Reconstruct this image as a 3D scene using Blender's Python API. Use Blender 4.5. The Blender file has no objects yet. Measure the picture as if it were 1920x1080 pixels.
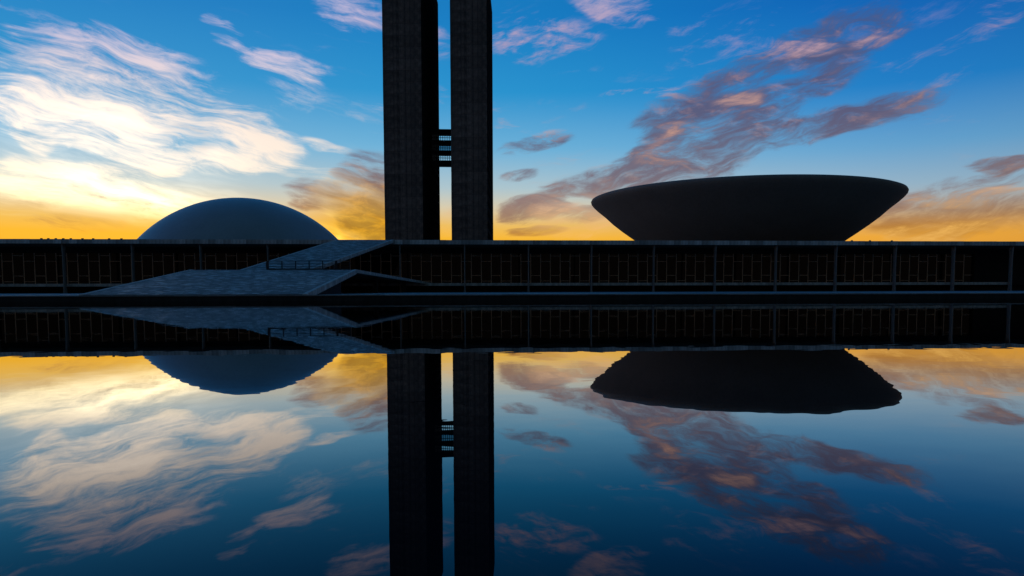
import bpy, bmesh, math, random
from mathutils import Vector, Matrix
random.seed(7)
S = bpy.context.scene
C = S.collection
R = math.radians

# ------------------------------------------------------------------ camera
F, YAW, PITCH, ROLL, SY, CH = 1365.54, 0.0732648, -0.0652139, -0.00277978, 98.8875, 0.48934
fw = Vector((math.sin(YAW)*math.cos(PITCH), math.cos(YAW)*math.cos(PITCH), math.sin(PITCH)))
rt = Vector((math.cos(YAW), -math.sin(YAW), 0)); up = rt.cross(fw)
r2 = math.cos(ROLL)*rt + math.sin(ROLL)*up
u2 = -math.sin(ROLL)*rt + math.cos(ROLL)*up
cd = bpy.data.cameras.new('camera'); cam = bpy.data.objects.new('camera', cd); C.objects.link(cam)
m3 = Matrix((r2, u2, -fw)).transposed()
cam.matrix_world = Matrix.Translation((0, 0, CH)) @ m3.to_4x4()
cd.sensor_width = 36; cd.lens = F/1920*36; cd.shift_y = SY/1920
cd.clip_start = 0.05; cd.clip_end = 20000
S.camera = cam

S.view_settings.view_transform = 'Standard'; S.view_settings.look = 'None'
S.cycles.max_bounces = 5; S.cycles.diffuse_bounces = 2; S.cycles.glossy_bounces = 3
S.view_settings.exposure = 0; S.view_settings.gamma = 1; S.view_settings.use_curve_mapping = False

# ------------------------------------------------------------------ sky
SUN_AZ, SUN_EL = -22.0, 2.5          # degrees, az measured from +Y towards +X

def lin(r, g, b, k=1.0):
    f = lambda c: (c/12.92 if c <= .04045 else ((c+.055)/1.055)**2.4)
    return (f(r/255)*k, f(g/255)*k, f(b/255)*k, 1)

# az, el (deg), tilt (rad), half length, half width, strength of each cloud streak
# CLOUDS-BEGIN
LIGHT = [(-23.5,13.2,-0.11,10.1,5.05,0.80), (-25.3,11.4,-0.03,7.2,2.96,1.50), (-18.1,11.1,-0.05,7.6,2.83,0.95), (-22.1,8.8,0.20,5.4,1.14,1.20),
    (-15.0,10.2,0.11,4.4,1.75,1.00), (-28.7,7.3,-0.03,4.9,1.75,1.30), (-24.6,6.5,-0.10,6.1,2.29,1.60), (-20.9,5.5,-0.15,5.2,1.75,1.20),
    (-28.6,10.0,0.00,1.3,1.48,1.00), (-12.9,16.5,-0.17,4.8,1.14,0.80), (-16.9,17.8,-0.28,1.7,1.08,0.60), (-17.4,18.8,-0.17,1.3,0.67,0.60),
    (-9.9,11.0,-0.21,2.6,0.54,0.38), (-7.8,20.5,-0.13,3.4,2.02,0.80), (-3.0,19.1,-0.39,3.8,2.02,0.50), (12.4,20.8,-0.17,4.6,1.75,0.90),
    (6.5,18.6,0.04,5.4,1.75,0.60), (13.8,14.8,0.02,3.9,0.47,0.50), (25.5,16.9,-0.04,3.1,0.81,0.45), (30.1,17.1,0.03,2.3,0.67,0.40),
    (7.3,12.1,0.16,2.5,0.67,0.28), (21.2,13.8,0.09,2.6,1.75,0.26), (17.9,12.1,0.00,3.2,0.81,0.35), (16.4,10.2,0.08,3.3,1.08,0.40),
    (-10.1,9.2,-0.05,4.5,1.21,0.30), (-28.9,5.7,0.00,2.6,1.35,0.60), (9.0,5.4,-0.05,4.4,1.75,0.80), (36.2,6.1,-0.03,5.0,0.74,0.60),
    (35.4,4.2,0.02,6.3,0.81,0.70), (-8.2,7.3,-0.17,3.9,2.02,0.90), (-7.3,5.2,-0.41,2.6,1.35,0.70), (-23.4,16.0,-0.10,4.8,2.02,0.45),
    (-28.4,16.0,-0.09,2.8,2.02,0.35)]
DARK = [(-19.5,10.8,-0.03,2.6,1.75,0.50), (-10.8,7.4,-0.10,2.9,1.62,1.20), (-7.1,5.6,-0.38,3.0,2.29,1.50), (-6.9,8.1,-0.38,3.5,3.23,1.30),
    (-11.6,6.6,0.17,1.7,0.81,0.50), (27.7,17.3,0.07,5.6,1.75,1.00), (29.2,17.2,0.44,4.2,2.69,0.45), (23.4,14.9,0.19,7.7,2.83,1.30),
    (18.6,12.6,0.06,6.5,2.42,1.30), (23.1,11.4,0.13,12.8,1.62,1.10), (30.4,12.3,0.13,6.6,1.35,0.55), (15.3,8.8,0.12,9.6,1.48,1.40),
    (15.6,9.8,0.13,5.0,1.75,0.80), (16.2,10.9,-0.33,2.9,1.88,0.80), (5.7,6.3,0.09,3.7,1.21,1.50), (10.1,6.1,0.15,2.9,0.94,1.20),
    (6.1,11.4,0.25,4.3,0.88,0.70), (4.7,8.8,0.15,2.3,0.67,0.70), (38.0,8.1,-0.05,3.0,0.94,0.90), (34.7,5.2,-0.01,7.5,2.02,1.50),
    (34.0,4.5,0.00,4.5,0.54,1.00), (36.9,7.0,-0.03,4.2,0.61,0.60), (-26.7,5.0,0.06,5.5,1.75,0.35), (8.2,7.8,0.15,3.1,0.94,0.50),
    (5.7,4.8,0.06,3.5,0.47,1.00)]
# CLOUDS-END

world = bpy.data.worlds.new('World'); S.world = world; world.use_nodes = True
NT = world.node_tree; NT.nodes.clear()

class G:
    """small wrapper for building node graphs"""
    def __init__(s, t): s.t = t
    def n(s, typ, **k):
        nd = s.t.nodes.new(typ)
        for a, v in k.items(): setattr(nd, a, v)
        return nd
    def put(s, sock, v):
        if isinstance(v, bpy.types.NodeSocket): s.t.links.new(v, sock)
        elif v is not None: sock.default_value = v
    def m(s, op, a, b=None, c=None, clamp=False):
        nd = s.n('ShaderNodeMath', operation=op, use_clamp=clamp)
        for i, v in enumerate((a, b, c)): s.put(nd.inputs[i], v)
        return nd.outputs[0]
    def v(s, op, a, b=None, scale=None):
        nd = s.n('ShaderNodeVectorMath', operation=op)
        s.put(nd.inputs[0], a); s.put(nd.inputs[1], b)
        if scale is not None: s.put(nd.inputs['Scale'], scale)
        return nd.outputs['Value'] if op in ('LENGTH', 'DOT_PRODUCT') else nd.outputs[0]
    def mr(s, x, a, b, c=0., d=1., it='SMOOTHSTEP'):
        nd = s.n('ShaderNodeMapRange', interpolation_type=it)
        for i, v in enumerate((x, a, b, c, d)): s.put(nd.inputs[i], v)
        return nd.outputs[0]
    def ramp(s, x, pts, it='EASE'):
        nd = s.n('ShaderNodeValToRGB'); r = nd.color_ramp; r.interpolation = it
        while len(r.elements) > 1: r.elements.remove(r.elements[-1])
        r.elements[0].position = pts[0][0]; r.elements[0].color = pts[0][1]
        for p, c in pts[1:]:
            e = r.elements.new(p); e.color = c
        s.put(nd.inputs[0], x); return nd.outputs[0]
    def mix(s, f, a, b, bt='MIX'):
        nd = s.n('ShaderNodeMix', data_type='RGBA', blend_type=bt, clamp_factor=True)
        s.put(nd.inputs['Factor'], f); s.put(nd.inputs[6], a); s.put(nd.inputs[7], b)
        return nd.outputs[2]
    def mapping(s, v, loc=(0,0,0), rot=0., sc=(1,1,1), vt='TEXTURE'):
        nd = s.n('ShaderNodeMapping', vector_type=vt)
        s.put(nd.inputs[0], v); nd.inputs['Location'].default_value = loc
        nd.inputs['Rotation'].default_value = (0, 0, rot); nd.inputs['Scale'].default_value = sc
        return nd.outputs[0]
    def noise(s, v, scale=1., detail=6., rough=.55, dist=0., lac=2.0):
        nd = s.n('ShaderNodeTexNoise')
        s.put(nd.inputs['Vector'], v); nd.inputs['Scale'].default_value = scale
        nd.inputs['Detail'].default_value = detail; nd.inputs['Roughness'].default_value = rough
        nd.inputs['Distortion'].default_value = dist; nd.inputs['Lacunarity'].default_value = lac
        return nd
    def xyz(s, x, y, z):
        nd = s.n('ShaderNodeCombineXYZ')
        for i, v in enumerate((x, y, z)): s.put(nd.inputs[i], v)
        return nd.outputs[0]

def build_sky():
    g = G(NT)
    d = g.n('ShaderNodeTexCoord').outputs['Generated']
    sp = g.n('ShaderNodeSeparateXYZ'); g.put(sp.inputs[0], d)
    x, y, z = sp.outputs
    az = g.m('DEGREES', g.m('ARCTAN2', x, y))
    el = g.m('DEGREES', g.m('ARCSINE', z))
    uv = g.xyz(az, el, 1.)
    hor = g.m('SQRT', g.m('ADD', g.m('MULTIPLY', x, x), g.m('MULTIPLY', y, y)))
    sx, sy_ = math.sin(R(SUN_AZ)), math.cos(R(SUN_AZ))
    cs = g.m('DIVIDE', g.m('ADD', g.m('MULTIPLY', x, sx), g.m('MULTIPLY', y, sy_)), g.m('MAXIMUM', hor, 1e-4))
    e01 = g.m('DIVIDE', el, 90., clamp=True)
    P = lambda deg: deg/90.
    near = g.ramp(e01, [(0, lin(236,170,40)), (P(4.2), lin(246,182,48)), (P(5.2), lin(236,188,90)), (P(6.6), lin(214,202,172)), (P(8), lin(172,196,204)),
                        (P(11), lin(104,176,216)), (P(15), lin(28,146,206)), (P(20), lin(2,124,194)), (P(32), lin(0,92,158)),
                        (P(60), lin(2,64,120)), (1, lin(4,52,98))], 'LINEAR')
    away = g.ramp(e01, [(0, lin(228,150,44)), (P(4), lin(238,168,60)), (P(5.2), lin(206,168,120)), (P(6.2), lin(176,178,176)), (P(7.2), lin(150,180,200)),
                        (P(10), lin(98,162,208)), (P(14), lin(24,126,200)), (P(20), lin(0,94,180)), (P(32), lin(0,72,142)),
                        (P(60), lin(2,56,112)), (1, lin(4,52,98))], 'LINEAR')
    base = g.mix(g.mr(cs, .55, .97), away, near)
    # ---- cloud fields: streaky noise, warped
    wz = g.noise(g.mapping(uv, sc=(6, 3.2, 1)), 1., 2., .5).outputs['Color']
    warp = g.v('ADD', uv, g.v('SCALE', g.v('SUBTRACT', wz, (.5,.5,.5)), scale=2.4))
    warp2 = g.v('ADD', uv, g.v('SCALE', g.v('MULTIPLY', g.v('SUBTRACT', wz, (.5,.5,.5)), (1.,1.,0.)), scale=1.8))
    nl = g.noise(g.mapping(warp, rot=R(-12), sc=(9.0, 1.45, 1)), 1., 9., .66, .2).outputs[0]
    nr = g.noise(g.mapping(warp, loc=(40,7,0), rot=R(14), sc=(5.6, 1.2, 1)), 1., 9., .66, .25).outputs[0]
    side = g.mr(az, -7., 3.)
    n = g.m('MULTIPLY_ADD', side, g.m('SUBTRACT', nr, nl), nl)
    fib = g.noise(g.mapping(warp2, rot=R(-9), sc=(11., .55, 1)), 1., 4., .6, .3).outputs[0]
    nf = g.m('MULTIPLY_ADD', g.m('SUBTRACT', fib, .5), .3, n)
    fine = g.noise(g.mapping(warp, sc=(2.6, 1.0, 1)), 1., 4., .65).outputs[0]
    def mask(tab):
        acc = None
        for (u0, v0, a, L, W, st) in tab:
            c_, s_ = math.cos(a), math.sin(a)
            p = g.v('DOT_PRODUCT', warp2, (c_/L, s_/L, -(u0*c_+v0*s_)/L))
            q = g.v('DOT_PRODUCT', warp2, (-s_/W, c_/W, (u0*s_-v0*c_)/W))
            r = g.m('MULTIPLY_ADD', q, q, g.m('MULTIPLY', p, p))
            e = g.mr(r, 1., 0., 0., st, 'SMOOTHERSTEP')
            acc = e if acc is None else g.m('ADD', acc, e)
        return acc
    def dens(mk, cap, k, lo, hi, amp, nn):
        mk = g.m('MULTIPLY', g.m('SUBTRACT', 1., g.m('EXPONENT', g.m('MULTIPLY', mk, -k))), cap)
        q = g.m('MULTIPLY_ADD', g.m('SUBTRACT', nn, .5), amp, mk)
        return g.m('MULTIPLY', g.mr(q, lo, hi), g.m('MULTIPLY', mk, 2.2, clamp=True))
    ml, md = mask(LIGHT), mask(DARK)
    # high thin cloud over the rest of the sky, beyond the streaks listed above
    far = g.m('SUBTRACT', 1., g.mr(g.m('ABSOLUTE', g.m('SUBTRACT', az, 4.)), 44., 34.))
    over = g.mr(el, 22., 32.)
    rest = g.m('MAXIMUM', far, over)
    gn = g.noise(g.mapping(d, rot=R(20), sc=(.55, .3, .16)), 1., 5., .6, .4).outputs[0]
    veil = g.noise(g.mapping(warp, rot=R(6), sc=(16., 4., 1)), 1., 2., .5).outputs[0]
    ml = g.m('ADD', ml, g.mr(veil, .45, .75, 0., .34))
    ml = g.m('ADD', ml, g.m('MULTIPLY', rest, g.mr(gn, .5, .8, 0., .55)))
    dl, dd = dens(ml, 1.12, 1.2, .12, 1.5, 4.1, nf), dens(md, 1.1, 1.3, .12, 1.3, 3.4, n)
    lc = g.ramp(e01, [(0, lin(255,184,60)), (P(4.6), lin(255,206,92)), (P(6.2), lin(255,234,178)), (P(9), lin(255,240,222)),
                      (P(13), lin(250,232,220)), (P(17), lin(214,200,220)), (P(22), lin(200,190,222)), (1, lin(90,110,150))], 'LINEAR')
    lc2 = g.ramp(e01, [(0, lin(240,170,70)), (P(4.6), lin(244,186,96)), (P(7), lin(206,172,150)), (P(10), lin(200,150,128)),
                       (P(14), lin(206,160,146)), (P(18), lin(190,160,184)), (P(24), lin(160,165,205)), (1, lin(90,110,150))], 'LINEAR')
    lcol = g.mix(g.mr(az, -12., 2.), lc, lc2)
    dc_ = g.ramp(e01, [(0, lin(170,104,30)), (P(4.4), lin(178,116,40)), (P(5.4), lin(146,110,90)), (P(7.), lin(128,102,104)), (P(9), lin(108,94,110)),
                      (P(13), lin(88,82,112)), (P(18), lin(74,82,122)), (P(26), lin(50,80,130)), (1, lin(30,60,100))], 'LINEAR')
    dwarm = g.ramp(e01, [(0, lin(230,160,60)), (P(5), lin(178,132,96)), (P(9), lin(186,140,120)), (P(15), lin(190,140,130)), (1, lin(120,120,150))], 'LINEAR')
    def spot(u0, v0, a, L, W):
        gr = g.n('ShaderNodeTexGradient', gradient_type='SPHERICAL')
        g.put(gr.inputs[0], g.mapping(warp2, (u0, v0, 1), a, (L, W, 1)))
        return g.mr(gr.outputs['Fac'], 0., .9)
    # deep gold low beside the towers
    base = g.mix(g.m('MULTIPLY', spot(-6.5, 5.0, -.15, 7.0, 4.2), .95), base, lin(238,172,24))
    dc = g.mix(g.m('MULTIPLY', spot(-7., 5.2, 0., 6.5, 4.0), .8), dc_, lin(150,98,20))
    dcol = g.mix(g.mr(fine, .5, .75, 0., .5), dc, dwarm)
    gold = spot(-6.8, 5.4, 0., 7.5, 5.0)
    dcol = g.mix(g.m('MULTIPLY', gold, .85), dcol, g.mix(g.mr(fine, .4, .65), lin(128,80,22), lin(214,148,24)))
    lcol = g.mix(g.m('MULTIPLY', gold, .85), lcol, lin(255,206,70))
    col = g.mix(g.m('MULTIPLY', dd, .92), base, dcol)
    keep = g.m('SUBTRACT', 1., g.m('MULTIPLY', g.m('MULTIPLY', dd, .75), g.m('SUBTRACT', 1., side)))
    col = g.mix(g.m('MULTIPLY', g.m('MULTIPLY', dl, .97), keep), col, lcol)
    # glow round the hidden sun
    for (u0, v0, a, L, W, c_, k) in ((-24., 6.6, -.10, 13., 2.0, lin(255,240,200), .85), (-9.8, 4.2, -.1, 4.5, 1.2, lin(255,220,120), .7), (-25., 10.5, -.15, 13., 4.5, lin(255,240,215), .32)):
        f = g.m('MULTIPLY', g.m('MULTIPLY', spot(u0, v0, a, L, W), k), g.m('MAXIMUM', g.m('MULTIPLY_ADD', g.m('SUBTRACT', nf, .5), 3.5, .7), 0.))
        col = g.mix(1., col, g.mix(1., c_, f, 'MULTIPLY'), 'ADD')
    # the sky turns night-blue away from the sunrise
    west = g.mr(cs, -.4, .72, 0., 1.)
    night = g.ramp(e01, [(0, (.052,.040,.038,1)), (P(8), (.036,.034,.040,1)), (P(18), (.009,.032,.054,1)), (P(40), (.004,.034,.066,1)), (1, (.004,.030,.064,1))], 'LINEAR')
    night = g.mix(1., night, g.mr(gn, .3, .7, .8, 1.2, 'LINEAR'), 'MULTIPLY')
    west = g.m('MULTIPLY', west, g.mr(el, 88., 35.))
    col = g.mix(west, night, col)
    # physical sky with the sun just at the horizon, added underneath
    nis = g.n('ShaderNodeTexSky', sky_type='NISHITA', sun_disc=False)
    nis.sun_elevation = R(SUN_EL); nis.sun_rotation = R(SUN_AZ); nis.air_density = 1.2; nis.dust_density = 1.0
    b1 = g.n('ShaderNodeBackground'); g.put(b1.inputs[0], col); b1.inputs[1].default_value = 1.0
    b2 = g.n('ShaderNodeBackground'); g.put(b2.inputs[0], nis.outputs[0]); b2.inputs[1].default_value = NISHITA
    ad = g.n('ShaderNodeAddShader'); g.put(ad.inputs[0], b1.outputs[0]); g.put(ad.inputs[1], b2.outputs[0])
    out = g.n('ShaderNodeOutputWorld'); g.put(out.inputs[0], ad.outputs[0])
NISHITA = 0.005
build_sky()
world.cycles.sampling_method = 'MANUAL'; world.cycles.sample_map_resolution = 512

sl = bpy.data.lights.new('sun', 'SUN'); sl.energy = 0.4; sl.angle = R(0.6); sl.color = (1, .72, .42)
so = bpy.data.objects.new('sun', sl); C.objects.link(so)
sd = Vector((math.sin(R(SUN_AZ))*math.cos(R(SUN_EL)), math.cos(R(SUN_AZ))*math.cos(R(SUN_EL)), math.sin(R(SUN_EL))))
so.rotation_euler = sd.to_track_quat('Z', 'Y').to_euler()
so.location = sd*400

# ------------------------------------------------------------------ materials
def mat(name, col, rough=.8, var=.25, scale=1., sc=(1,1,1), metal=0., spec=.5, bump=0., bscale=20., streak=0., rnd=0., rvar=0., coat=0.):
    m = bpy.data.materials.new(name); m.use_nodes = True
    t = m.node_tree; g = G(t); b = t.nodes['Principled BSDF']
    tc = g.n('ShaderNodeTexCoord').outputs['Object']
    n1 = g.noise(g.mapping(tc, sc=sc), scale, 7., .62).outputs[0]
    f = g.mr(n1, .3, .7, 1-var, 1+var, 'LINEAR')
    if streak:
        n2 = g.noise(g.mapping(tc, sc=(.35, .35, 6)), 1., 5., .6).outputs[0]
        f = g.m('MULTIPLY', f, g.mr(n2, .42, .68, 1., 1-streak))
    if rnd:
        oi = g.n('ShaderNodeObjectInfo').outputs['Random']
        f = g.m('MULTIPLY', f, g.mr(oi, 0., 1., 1-rnd, 1+rnd, 'LINEAR'))
    c = g.mix(1., (*col, 1), f, 'MULTIPLY')
    g.put(b.inputs['Base Color'], c)
    b.inputs['Metallic'].default_value = metal
    b.inputs['Specular IOR Level'].default_value = spec
    if rvar:
        n3 = g.noise(g.mapping(tc, sc=sc), scale*1.7, 5., .6).outputs[0]
        g.put(b.inputs['Roughness'], g.mr(n3, .35, .65, rough-rvar, rough+rvar, 'LINEAR'))
    else: b.inputs['Roughness'].default_value = rough
    if bump:
        bp = g.n('ShaderNodeBump'); bp.inputs['Strength'].default_value = bump; bp.inputs['Distance'].default_value = .02
        g.put(bp.inputs['Height'], g.noise(tc, bscale, 5., .6).outputs[0]); g.put(b.inputs['Normal'], bp.outputs[0])
    return m

M = dict(
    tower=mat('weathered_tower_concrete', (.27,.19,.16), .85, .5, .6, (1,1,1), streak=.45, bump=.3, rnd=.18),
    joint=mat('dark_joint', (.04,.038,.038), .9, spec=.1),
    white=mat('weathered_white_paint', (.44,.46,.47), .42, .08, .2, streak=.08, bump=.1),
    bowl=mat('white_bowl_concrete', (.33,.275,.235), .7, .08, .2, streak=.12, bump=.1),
    fascia=mat('marble_fascia', (.62,.62,.63), .55, .2, 1.2, streak=.3, rnd=.4),
    roof=mat('roof_concrete', (.16,.16,.16), .85, .2),
    slab=mat('floor_slab_concrete', (.66,.60,.55), .8, .35, 1.5, streak=.3),
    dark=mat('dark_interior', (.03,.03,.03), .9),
    col=mat('column_granite', (.30,.29,.29), .45, .15, 1.),
    mullion_glow=mat('mullion_warm_light_tint', (.92,.68,.48), .5, .2, 2.),  # warm sunrise light on the aluminium mullions, put into their base colour
    steel=mat('dark_steel', (.05,.05,.055), .5, .2, 4., metal=.5),
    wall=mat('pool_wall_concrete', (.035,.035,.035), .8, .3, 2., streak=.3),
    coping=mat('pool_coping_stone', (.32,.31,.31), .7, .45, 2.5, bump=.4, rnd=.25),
    ground=mat('paved_apron', (.26,.25,.25), .7, .5, 1.3, bump=.5, rvar=.2),
    lamp=mat('floodlight_housing', (.08,.08,.08), .6),
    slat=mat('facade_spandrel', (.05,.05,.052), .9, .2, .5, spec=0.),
)

def glass_mat(name, col, rough=.04, var=.0):
    m = bpy.data.materials.new(name); m.use_nodes = True
    b = m.node_tree.nodes['Principled BSDF']; g = G(m.node_tree)
    b.inputs['Roughness'].default_value = rough; b.inputs['IOR'].default_value = 1.5
    oi = g.n('ShaderNodeObjectInfo').outputs['Random']
    g.put(b.inputs['Base Color'], g.mix(1., (*col, 1), g.mr(oi, 0., 1., .4, 1.6, 'LINEAR'), 'MULTIPLY'))
    return m
M['glass'] = glass_mat('dark_window_glass', (.003,.003,.003))
M['glass'].node_tree.nodes['Principled BSDF'].inputs['Specular IOR Level'].default_value = .22
M['tglass'] = glass_mat('tower_window_glass', (.015,.018,.02), .35)
M['tglass'].node_tree.nodes['Principled BSDF'].inputs['Specular IOR Level'].default_value = .0

def clear_glass(name, tint):
    m = bpy.data.materials.new(name); m.use_nodes = True
    t = m.node_tree; t.nodes.clear(); g = G(t)
    tr = g.n('ShaderNodeBsdfTransparent'); tr.inputs[0].default_value = (*tint, 1)
    gl = g.n('ShaderNodeBsdfGlossy'); gl.inputs['Roughness'].default_value = .02
    fr = g.n('ShaderNodeFresnel'); fr.inputs[0].default_value = 1.45
    mx = g.n('ShaderNodeMixShader'); g.put(mx.inputs[0], fr.outputs[0]); g.put(mx.inputs[1], tr.outputs[0]); g.put(mx.inputs[2], gl.outputs[0])
    g.put(g.n('ShaderNodeOutputMaterial').inputs[0], mx.outputs[0])
    return m
M['clear'] = clear_glass('clear_bridge_glass', (.93,.95,.95))
M['tinted'] = clear_glass('tinted_bridge_glass', (.35,.5,.56))

def paving():
    m = bpy.data.materials.new('wet_stone_paving'); m.use_nodes = True
    t = m.node_tree; g = G(t); b = t.nodes['Principled BSDF']
    tc = g.n('ShaderNodeTexCoord').outputs['Object']
    br = g.n('ShaderNodeTexBrick'); g.put(br.inputs['Vector'], tc)
    br.inputs['Scale'].default_value = 1.; br.inputs['Brick Width'].default_value = .5; br.inputs['Row Height'].default_value = .3
    br.inputs['Mortar Size'].default_value = .012; br.inputs['Color1'].default_value = (.20,.175,.16,1); br.inputs['Color2'].default_value = (.70,.62,.58,1)
    br.inputs['Mortar'].default_value = (.12,.12,.12,1); br.inputs['Bias'].default_value = -.45
    n = g.noise(tc, .7, 6., .6).outputs[0]
    g.put(b.inputs['Base Color'], g.mix(1., br.outputs['Color'], g.mr(n, .3, .7, .85, 1.12, 'LINEAR'), 'MULTIPLY'))
    pud = g.noise(g.mapping(tc, sc=(1.4, .8, 1)), 1., 5., .65).outputs[0]
    b2 = g.n('ShaderNodeTexBrick'); g.put(b2.inputs['Vector'], tc)
    b2.inputs['Scale'].default_value = 1.; b2.inputs['Brick Width'].default_value = .5; b2.inputs['Row Height'].default_value = .3
    b2.inputs['Color1'].default_value = (0,0,0,1); b2.inputs['Color2'].default_value = (1,1,1,1); b2.inputs['Mortar'].default_value = (0,0,0,1); b2.inputs['Mortar Size'].default_value = .012
    wet = g.m('ADD', g.m('MULTIPLY', g.mr(b2.outputs['Color'], .7, .95), .34), g.mr(pud, .5, .75, 0., .12))
    g.put(b.inputs['Roughness'], g.m('SUBTRACT', .80, wet))
    bp = g.n('ShaderNodeBump'); bp.inputs['Strength'].default_value = .35; bp.inputs['Distance'].default_value = .01
    g.put(bp.inputs['Height'], g.m('ADD', g.noise(tc, 3., 4., .6).outputs[0], br.outputs['Fac'])); g.put(b.inputs['Normal'], bp.outputs[0])
    return m
M['paving'] = paving()

def water():
    m = bpy.data.materials.new('pool_water'); m.use_nodes = True
    t = m.node_tree; g = G(t); b = t.nodes['Principled BSDF']
    t.nodes.remove(b)
    pos = g.n('ShaderNodeNewGeometry').outputs['Position']
    a = g.v('SUBTRACT', g.noise(g.mapping(pos, sc=(.16, .11, 1)), 1., 1., .5).outputs['Color'], (.5,.5,.5))
    c = g.v('SUBTRACT', g.noise(g.mapping(pos, rot=.3, sc=(2.5, 1.2, 1)), 1., 2., .5).outputs['Color'], (.5,.5,.5))
    calm = g.mr(g.noise(g.mapping(pos, sc=(6, 3, 1)), 1., 2., .5).outputs[0], .35, .65, .45, 1.2)
    s_ = g.v('ADD', g.v('SCALE', a, scale=g.m('MULTIPLY', calm, WAVE)), g.v('SCALE', c, scale=WAVE*.14))
    s_ = g.v('MULTIPLY', s_, (.5, 1., 0.))
    nrm = g.v('NORMALIZE', g.v('ADD', s_, (0., 0., 1.)))
    gl = g.n('ShaderNodeBsdfGlossy'); gl.inputs['Roughness'].default_value = 0.; g.put(gl.inputs['Normal'], nrm)
    deep = g.n('ShaderNodeBsdfDiffuse'); deep.inputs[0].default_value = (.004,.008,.012,1)
    fr = g.n('ShaderNodeFresnel'); fr.inputs[0].default_value = 1.333; g.put(fr.inputs['Normal'], nrm)
    mx = g.n('ShaderNodeMixShader'); g.put(mx.inputs[0], g.mr(fr.outputs[0], .0, .62)); g.put(mx.inputs[1], deep.outputs[0]); g.put(mx.inputs[2], gl.outputs[0])
    g.put(t.nodes['Material Output'].inputs[0], mx.outputs[0])
    return m
WAVE = .0052
M['water'] = water()

# ------------------------------------------------------------------ mesh helpers
def box(bm, x0, x1, y0, y1, z0, z1):
    vs = [bm.verts.new(p) for p in ((x0,y0,z0),(x1,y0,z0),(x1,y1,z0),(x0,y1,z0),(x0,y0,z1),(x1,y0,z1),(x1,y1,z1),(x0,y1,z1))]
    for f in ((3,2,1,0),(4,5,6,7),(0,1,5,4),(1,2,6,5),(2,3,7,6),(3,0,4,7)): bm.faces.new([vs[i] for i in f])
def hexa(bm, b, t):
    """solid from a bottom and a top quad (both counter-clockwise from above)"""
    vs = [bm.verts.new(p) for p in list(b)+list(t)]
    for f in ((3,2,1,0),(4,5,6,7),(0,1,5,4),(1,2,6,5),(2,3,7,6),(3,0,4,7)): bm.faces.new([vs[i] for i in f])
def lathe(bm, prof, seg=128, smooth=True):
    rings = []
    for r, z in prof:
        rings.append([bm.verts.new((r*math.cos(2*math.pi*i/seg), r*math.sin(2*math.pi*i/seg), z)) for i in range(seg)] if r > 1e-6 else [bm.verts.new((0,0,z))])
    for a, b in zip(rings, rings[1:]):
        for i in range(seg):
            j = (i+1) % seg
            if len(b) == 1: f = bm.faces.new((a[i], a[j], b[0]))
            elif len(a) == 1: f = bm.faces.new((a[0], b[j], b[i]))
            else: f = bm.faces.new((a[i], a[j], b[j], b[i]))
            f.smooth = smooth
def bev(bm, w):
    bmesh.ops.bevel(bm, geom=bm.edges[:], offset=w, segments=1, affect='EDGES')
def mesh(name, bm, m):
    me = bpy.data.meshes.new(name); bm.normal_update(); bm.to_mesh(me); bm.free()
    me.materials.append(m); return me
def obj(name, me, parent=None, loc=(0,0,0), rz=0.):
    o = bpy.data.objects.new(name, me); C.objects.link(o)
    if parent: o.parent = parent
    o.location = loc; o.rotation_euler = (0, 0, rz); return o
def part(name, m, parent, fn, loc=(0,0,0), bw=0.):
    bm = bmesh.new(); fn(bm)
    if bw: bev(bm, bw)
    return obj(name, mesh(name, bm, m), parent, loc)
def thing(name, label, cat, loc=(0,0,0), rz=0., group=None):
    o = obj(name, None, None, loc, rz); o['label'] = label; o['category'] = cat
    if group: o['group'] = group
    return o

# ------------------------------------------------------------------ ground and water
ZP, ZB = .40, .64            # pool edge, foot of the building
YW = 50.4                    # far pool wall
def ground():
    bm = bmesh.new()
    xs = [-4000, -260, 260, 4000]; ys = [-4000, -7, YW+.56, 103, 4000]; zs = [ZP, ZP, ZP, ZB, ZB]
    V = [[bm.verts.new((x, y, z)) for x in xs] for y, z in zip(ys, zs)]
    for j in range(4):
        for i in range(3):
            if i == 1 and j == 1: continue
            bm.faces.new((V[j][i], V[j][i+1], V[j+1][i+1], V[j+1][i]))
    # sides of the pool
    lo = [bm.verts.new(p) for p in ((-260,-7,-.6),(260,-7,-.6),(260,YW+.56,-.6),(-260,YW+.56,-.6))]
    hi = [V[1][1], V[1][2], V[2][2], V[2][1]]
    for i in range(4):
        j = (i+1) % 4; bm.faces.new((hi[i], lo[i], lo[j], hi[j]))
    bm.faces.new(lo)
    o = obj('ground', mesh('ground', bm, M['ground'])); o['kind'] = 'structure'
ground()
def pool():
    bm = bmesh.new()
    bm.faces.new([bm.verts.new(p) for p in ((-260,-7,0),(260,-7,0),(260,YW+.3,0),(-260,YW+.3,0))])
    o = obj('water', mesh('water', bm, M['water'])); o['kind'] = 'structure'
pool()
pw = thing('pool_wall', 'low dark wall along the far edge of the reflecting pool', 'wall', (0, YW, 0))
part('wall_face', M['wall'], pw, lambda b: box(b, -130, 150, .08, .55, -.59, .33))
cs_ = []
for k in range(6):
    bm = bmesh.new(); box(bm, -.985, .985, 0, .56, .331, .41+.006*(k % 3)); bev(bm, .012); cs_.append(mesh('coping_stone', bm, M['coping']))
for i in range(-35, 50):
    obj('coping_stone', cs_[random.randrange(6)], pw, (i*2.0, random.uniform(-.008, .008), 0))

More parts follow.
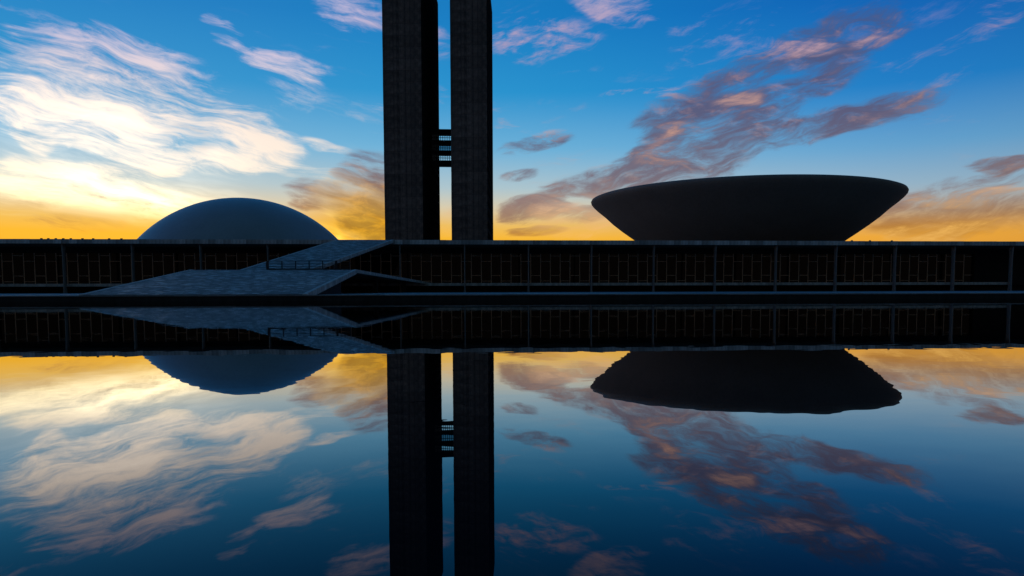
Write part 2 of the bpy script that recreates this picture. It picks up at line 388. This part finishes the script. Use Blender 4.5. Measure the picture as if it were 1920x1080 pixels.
# ------------------------------------------------------------------ the long low building
YF = 106.6                   # face of the roof edge
ZT, ZU = 8.20, 7.58          # roof top, underside of roof edge
XL, XR = -112., 122.
bd = thing('parliament_building', 'long low concrete building with dark glazed front and flat roof', 'building', (0, YF, 0))
part('roof_slab', M['roof'], bd, lambda b: box(b, XL, XR, .12, 84, ZU+.02, ZT-.03))
fm = []
for k in range(5):
    bm = bmesh.new(); box(bm, -.515, .515, 0, .118, ZU, ZT+.003*k); bev(bm, .008); fm.append(mesh('fascia_panel', bm, M['fascia']))
k = 0; x = XL+.6
while x < XR:
    obj('fascia_panel', fm[k % 5], bd, (x, random.uniform(0, .012), 0)); x += 1.05; k += 1
XE = 85.9                    # right end of the raised floor
part('floor_slab', M['slab'], bd, lambda b: box(b, XL, XE, 1.25, 30, 1.60, 2.0))
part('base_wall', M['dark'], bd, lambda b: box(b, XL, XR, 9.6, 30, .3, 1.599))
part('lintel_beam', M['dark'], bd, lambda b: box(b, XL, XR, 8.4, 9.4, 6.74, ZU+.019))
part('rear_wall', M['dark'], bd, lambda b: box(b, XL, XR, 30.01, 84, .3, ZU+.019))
GX0, GN, GW = -70.0, 99, 1.567
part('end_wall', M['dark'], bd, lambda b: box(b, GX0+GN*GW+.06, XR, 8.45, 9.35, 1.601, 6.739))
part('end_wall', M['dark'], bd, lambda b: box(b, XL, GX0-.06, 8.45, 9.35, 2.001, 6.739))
# columns
def column_mesh():
    bm = bmesh.new(); seg = 20; rings = []
    for z, w, d in ((ZB-.05,.17,.42),(1.4,.13,.40),(3.,.105,.38),(5.,.095,.38),(6.6,.105,.44),(ZU+.018,.14,.55)):
        rings.append([bm.verts.new((w*math.copysign(abs(math.cos(t))**.7, math.cos(t)), d*math.copysign(abs(math.sin(t))**.9, math.sin(t)), z)) for t in [2*math.pi*i/seg for i in range(seg)]])
    for a, b in zip(rings, rings[1:]):
        for i in range(seg):
            f = bm.faces.new((a[i], a[(i+1)%seg], b[(i+1)%seg], b[i])); f.smooth = True
    bm.faces.new(rings[-1]); return mesh('column', bm, M['col'])
cm = column_mesh()
for k in range(-3, 17): obj('column', cm, bd, (-64.7+9.38*k, .78, 0))
# glazing: one bay between two mullions = frame (mullion + transoms) with three panes
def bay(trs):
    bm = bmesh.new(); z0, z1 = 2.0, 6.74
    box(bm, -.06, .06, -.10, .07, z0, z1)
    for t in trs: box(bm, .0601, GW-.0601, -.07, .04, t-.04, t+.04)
    fr = mesh('window_frame', bm, M['mullion_glow'])
    ps = []; zz = [z0]+[v for t in sorted(trs) for v in (t-.04, t+.04)]+[z1]
    for a, b in zip(zz[::2], zz[1::2]):
        bm = bmesh.new(); box(bm, .061, GW-.061, -.012, .012, a+.001, b-.001); ps.append(mesh('pane', bm, M['glass']))
    return fr, ps
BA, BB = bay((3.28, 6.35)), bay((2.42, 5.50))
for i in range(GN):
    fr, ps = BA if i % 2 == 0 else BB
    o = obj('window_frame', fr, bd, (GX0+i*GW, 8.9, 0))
    for p in ps:
        q = obj('pane', p, o); q.rotation_euler = (random.uniform(-.004,.004), 0, random.uniform(-.004,.004))

# ------------------------------------------------------------------ dome and bowl on the roof
dm = thing('concrete_dome', 'smooth shallow white dome on the roof, left of the towers', 'dome', (-38.95, 137, ZT-.03))
def dome(b):
    r, h = 18.75, 9.6; RR = (r*r+h*h)/(2*h); a0 = math.asin(r/RR)
    lathe(b, [(RR*math.sin(a0*(1-i/40)), RR*math.cos(a0*(1-i/40))-(RR-h)) for i in range(41)], 160)
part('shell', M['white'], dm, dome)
part('base_ring', M['white'], dm, lambda b: lathe(b, [(19.0,0),(19.0,.18),(18.45,.25)], 160))

bw_ = thing('concrete_bowl', 'huge upturned bowl with slightly rounded rim on the roof, right of the towers', 'bowl', (58.9, 149.9, ZT-.03))
def bowl(b):
    pts = [(16.4,0),(18.4,1.35),(20.4,2.7),(22.5,4.15),(24.5,5.6),(26.4,7.1),(28.0,8.6),(29.6,9.9),(30.5,10.75),(30.9,11.25),(31.0,11.6),(30.85,11.88),(30.4,12.05),(29.6,12.05),(28.6,11.7)]
    lathe(b, pts, 200)
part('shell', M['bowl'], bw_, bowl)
part('inner_roof', M['roof'], bw_, lambda b: lathe(b, [(28.6,11.7),(20,10.8),(8,10.3),(0,10.2)], 120))
part('base_drum', M['roof'], bw_, lambda b: lathe(b, [(16.8,0),(16.8,.35),(16.2,.4)], 120))

# ------------------------------------------------------------------ twin towers
TR = -R(4.9); FH = 3.26; TL = 45.
def tower(x0, x1, y, top, label):
    w = x1-x0; t = thing('office_tower', label, 'tower', (x0, y, 0), TR, 'twin office towers')
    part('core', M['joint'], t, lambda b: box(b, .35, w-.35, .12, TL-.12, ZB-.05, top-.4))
    n = int((top-ZB)/FH)
    z0 = top-n*FH
    pm = []
    for k in range(3):
        bm = bmesh.new(); box(bm, 0, w, 0, .118, .02, FH-.02); bev(bm, .015); pm.append(mesh('end_panel', bm, M['tower']))
    sm = []
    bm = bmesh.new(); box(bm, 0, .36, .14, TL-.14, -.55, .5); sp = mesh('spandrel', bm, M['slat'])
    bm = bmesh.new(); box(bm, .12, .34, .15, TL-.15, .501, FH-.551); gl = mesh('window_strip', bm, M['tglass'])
    bm = bmesh.new()
    for q in range(1, 30): box(bm, .04, .119, .14+q*(TL-.28)/30-.04, .14+q*(TL-.28)/30+.04, .502, FH-.552)
    mu = mesh('mullions', bm, M['slat'])
    for i in range(n):
        z = z0+i*FH
        o = obj('end_panel', pm[i % 3], t, (random.uniform(-.02,.02), random.uniform(-.012,.012), z))
        obj('end_panel', pm[(i+1) % 3], t, (w, TL, z), math.pi)
        obj('spandrel', sp, t, (0, 0, z)); obj('spandrel', sp, t, (w, TL, z), math.pi)
        a = obj('window_strip', gl, t, (0, 0, z)); b = obj('window_strip', gl, t, (w, TL, z), math.pi)
        for q in (a, b):
            c = obj('mullions', mu, q); c['kind'] = 'stuff'
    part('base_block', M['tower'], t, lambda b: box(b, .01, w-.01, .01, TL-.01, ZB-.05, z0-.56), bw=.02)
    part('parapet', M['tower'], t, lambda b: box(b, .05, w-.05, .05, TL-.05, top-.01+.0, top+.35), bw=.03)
    return t
tower(-21.08, -10.0, 215, 100.0, 'left of the twin concrete slab towers, nearer the dome')
tower(-1.80, 8.65, 214.6, 97.6, 'right of the twin concrete slab towers, nearer the bowl')

sb = thing('sky_bridge', 'three-storey glazed bridge joining the two towers halfway up', 'bridge', (0, 233, 0))
bx0, bx1 = -8.2, .6
BD = 2.4
levels = [(40.49, 42.2), (43.95, 45.3), (47.05, 48.45), (50.2, 51.87)]    # solid bands
for a, b_ in levels: part('floor_band', M['joint'], sb, lambda b: box(b, bx0, bx1, 0, BD, a, b_), bw=.02)
for i in range(3):
    z0, z1 = levels[i][1], levels[i+1][0]; zm = (z0+z1)/2-.12
    def fr(b):
        box(b, bx0, bx1, .05, .13, zm-.09, zm+.09)
        for q in range(0, 13):
            x = bx0+.3+q*.68; box(b, x-.09, x+.09, .04, .14, z0+.001, zm-.091); box(b, x-.09, x+.09, .04, .14, zm+.091, z1-.001)
    f_ = part('window_frame', M['joint'], sb, fr)
    for q in range(12):
        x = bx0+.3+q*.68
        for (a, b_) in ((z0+.002, zm-.092), (zm+.092, z1-.002)):
            part('pane', M['tinted' if i == 1 else 'clear'], f_, lambda b: box(b, x+.091, x+.589, .08, .09, a, b_))

# ------------------------------------------------------------------ ramps
YC, ZC = 72.0, 2.80
def sloped(b, q0, q1, th):
    """slab between the edges q0=(xl,xr,y,z) and q1"""
    a = [(q0[0],q0[2],q0[3]),(q0[1],q0[2],q0[3]),(q1[1],q1[2],q1[3]),(q1[0],q1[2],q1[3])]
    hexa(b, [(x,y,z-th) for x,y,z in a], a)
r1 = thing('access_ramp', 'broad stone-paved ramp rising from the pool edge, lower of the two ramps', 'ramp', (0, 0, 0))
A0, A1 = (-25.2, -10.7, YW+.75, ZP+.06), (-25.3, -10.1, YC, ZC)
part('deck', M['paving'], r1, lambda b: sloped(b, A0, A1, .12))
def edges(parent, p0, p1, th=.42, w=.28):
    for s in (0, 1):
        d = 1 if s else -1
        e0 = (p0[s], p0[s]+d*w) if s else (p0[s]-w, p0[s]); e1 = (p1[s], p1[s]+d*w) if s else (p1[s]-w, p1[s])
        part('edge_beam', M['slab'], parent, lambda b: sloped(b, (*e0, p0[2], p0[3]+.03), (*e1, p1[2], p1[3]+.03), th))
edges(r1, A0, A1)
part('support_wall', M['wall'], r1, lambda b: hexa(b, [(-24.4,YW+5,ZP),(-11.6,YW+5,ZP),(-11.2,YC-1,ZP),(-24.4,YC-1,ZP)], [(-24.4,YW+5,ZP+.35),(-11.6,YW+5,ZP+.35),(-11.2,YC-1,ZC-.3),(-24.4,YC-1,ZC-.3)]))
eb = thing('entrance_bridge', 'slab walkway sloping gently down from the ramp crest to the glazed entrance', 'walkway', (0, 0, 0))
B0, B1 = (-25.3, -10.1, YC+.01, ZC), (-19.2, -4.0, 114.5, 2.06)
part('deck', M['paving'], eb, lambda b: sloped(b, B0, B1, .12))
edges(eb, B0, B1, .32)
for k, (f_, s_) in enumerate(((.3, 0), (.3, 1), (.65, 0), (.65, 1))):
    x = B0[s_]+(B1[s_]-B0[s_])*f_+(1.2 if s_ == 0 else -1.2); y = B0[2]+(B1[2]-B0[2])*f_; z = B0[3]+(B1[3]-B0[3])*f_
    part('pier', M['wall'], eb, lambda b: box(b, x-.25, x+.25, y-.25, y+.25, ZP+.05, z-.14))
rr = thing('roof_ramp', 'narrow ramp climbing from the platform to the flat roof, upper of the two ramps', 'ramp', (0, 0, 0))
C0, C1 = (-21.0, -14.9, YC+1.2, ZC+.02), (-17.0, -9.5, YF-.03, ZT)
part('deck', M['paving'], rr, lambda b: sloped(b, C0, C1, .12))
edges(rr, C0, C1, .40)

def railing(label, pts, grp='railings on the ramp platform'):
    t = thing('railing', label, 'railing', (0, 0, 0), 0, grp)
    for a, b_ in zip(pts, pts[1:]):
        a, b_ = Vector(a), Vector(b_); n = max(1, round((b_-a).length/1.35)); dr = (b_-a).normalized(); sd_ = Vector((-dr.y, dr.x, 0))*.025
        for h in (.02, .30, .58, .88):
            z = Vector((0,0,h)); th = Vector((0,0,.16 if h < .1 else .05))
            part('rail', M['steel'], t, lambda b: hexa(b, [a+z-sd_, b_+z-sd_, b_+z+sd_, a+z+sd_], [a+z-sd_+th, b_+z-sd_+th, b_+z+sd_+th, a+z+sd_+th]))
        for i in range(n+1):
            p = a.lerp(b_, i/n); w = random.choice((.045,.045,.06,.10))
            part('post', M['steel'], t, lambda b: box(b, p.x-w, p.x+w, p.y-.04, p.y+.04, p.z, p.z+.90))
railing('dark railing across the crest of the lower ramp before the roof ramp', [(-10.6, YC+.7, ZC-.02), (-18.4, YC+.7, ZC-.02)])
railing('dark railing running back towards the building beside the roof ramp', [(-18.6, YC+1., ZC-.02), (-22.6, YC+16, ZC-.3), (-22.4, YC+24, ZC-.45)])

# ------------------------------------------------------------------ floodlights on the roof edge
bm = bmesh.new(); box(bm, -.16, .16, -.06, .06, .05, .17); bmesh.ops.rotate(bm, verts=bm.verts[:], cent=(0,0,.11), matrix=Matrix.Rotation(.5, 3, 'X')); bev(bm, .02); head = mesh('lamp_head', bm, M['lamp'])
bm = bmesh.new(); box(bm, -.13, .13, -.06, .06, 0, .03); box(bm, -.03, .03, -.03, .03, .03, .10); brk = mesh('bracket', bm, M['steel'])
ORD = ('first', 'second', 'third', 'fourth', 'fifth', 'sixth', 'seventh', 'eighth', 'ninth')
for grp, lab, xs in (('floodlights left of the dome', 'nine small floodlights on the roof edge by the dome', (-58.0,-57.07,-56.07,-55.07,-54.06,-52.48,-51.04,-48.88,-47.21)),
                     ('floodlights below the bowl', 'five small floodlights on the roof edge by the bowl', (50.32,54.22,59.49,62.34,65.8))):
    for i, x in enumerate(xs):
        t = thing('roof_floodlight', ORD[i]+' from the left of the '+lab, 'floodlight', (x, YF+.35, ZT-.03), 0, grp)
        obj('lamp_head', head, t); obj('bracket', brk, t)
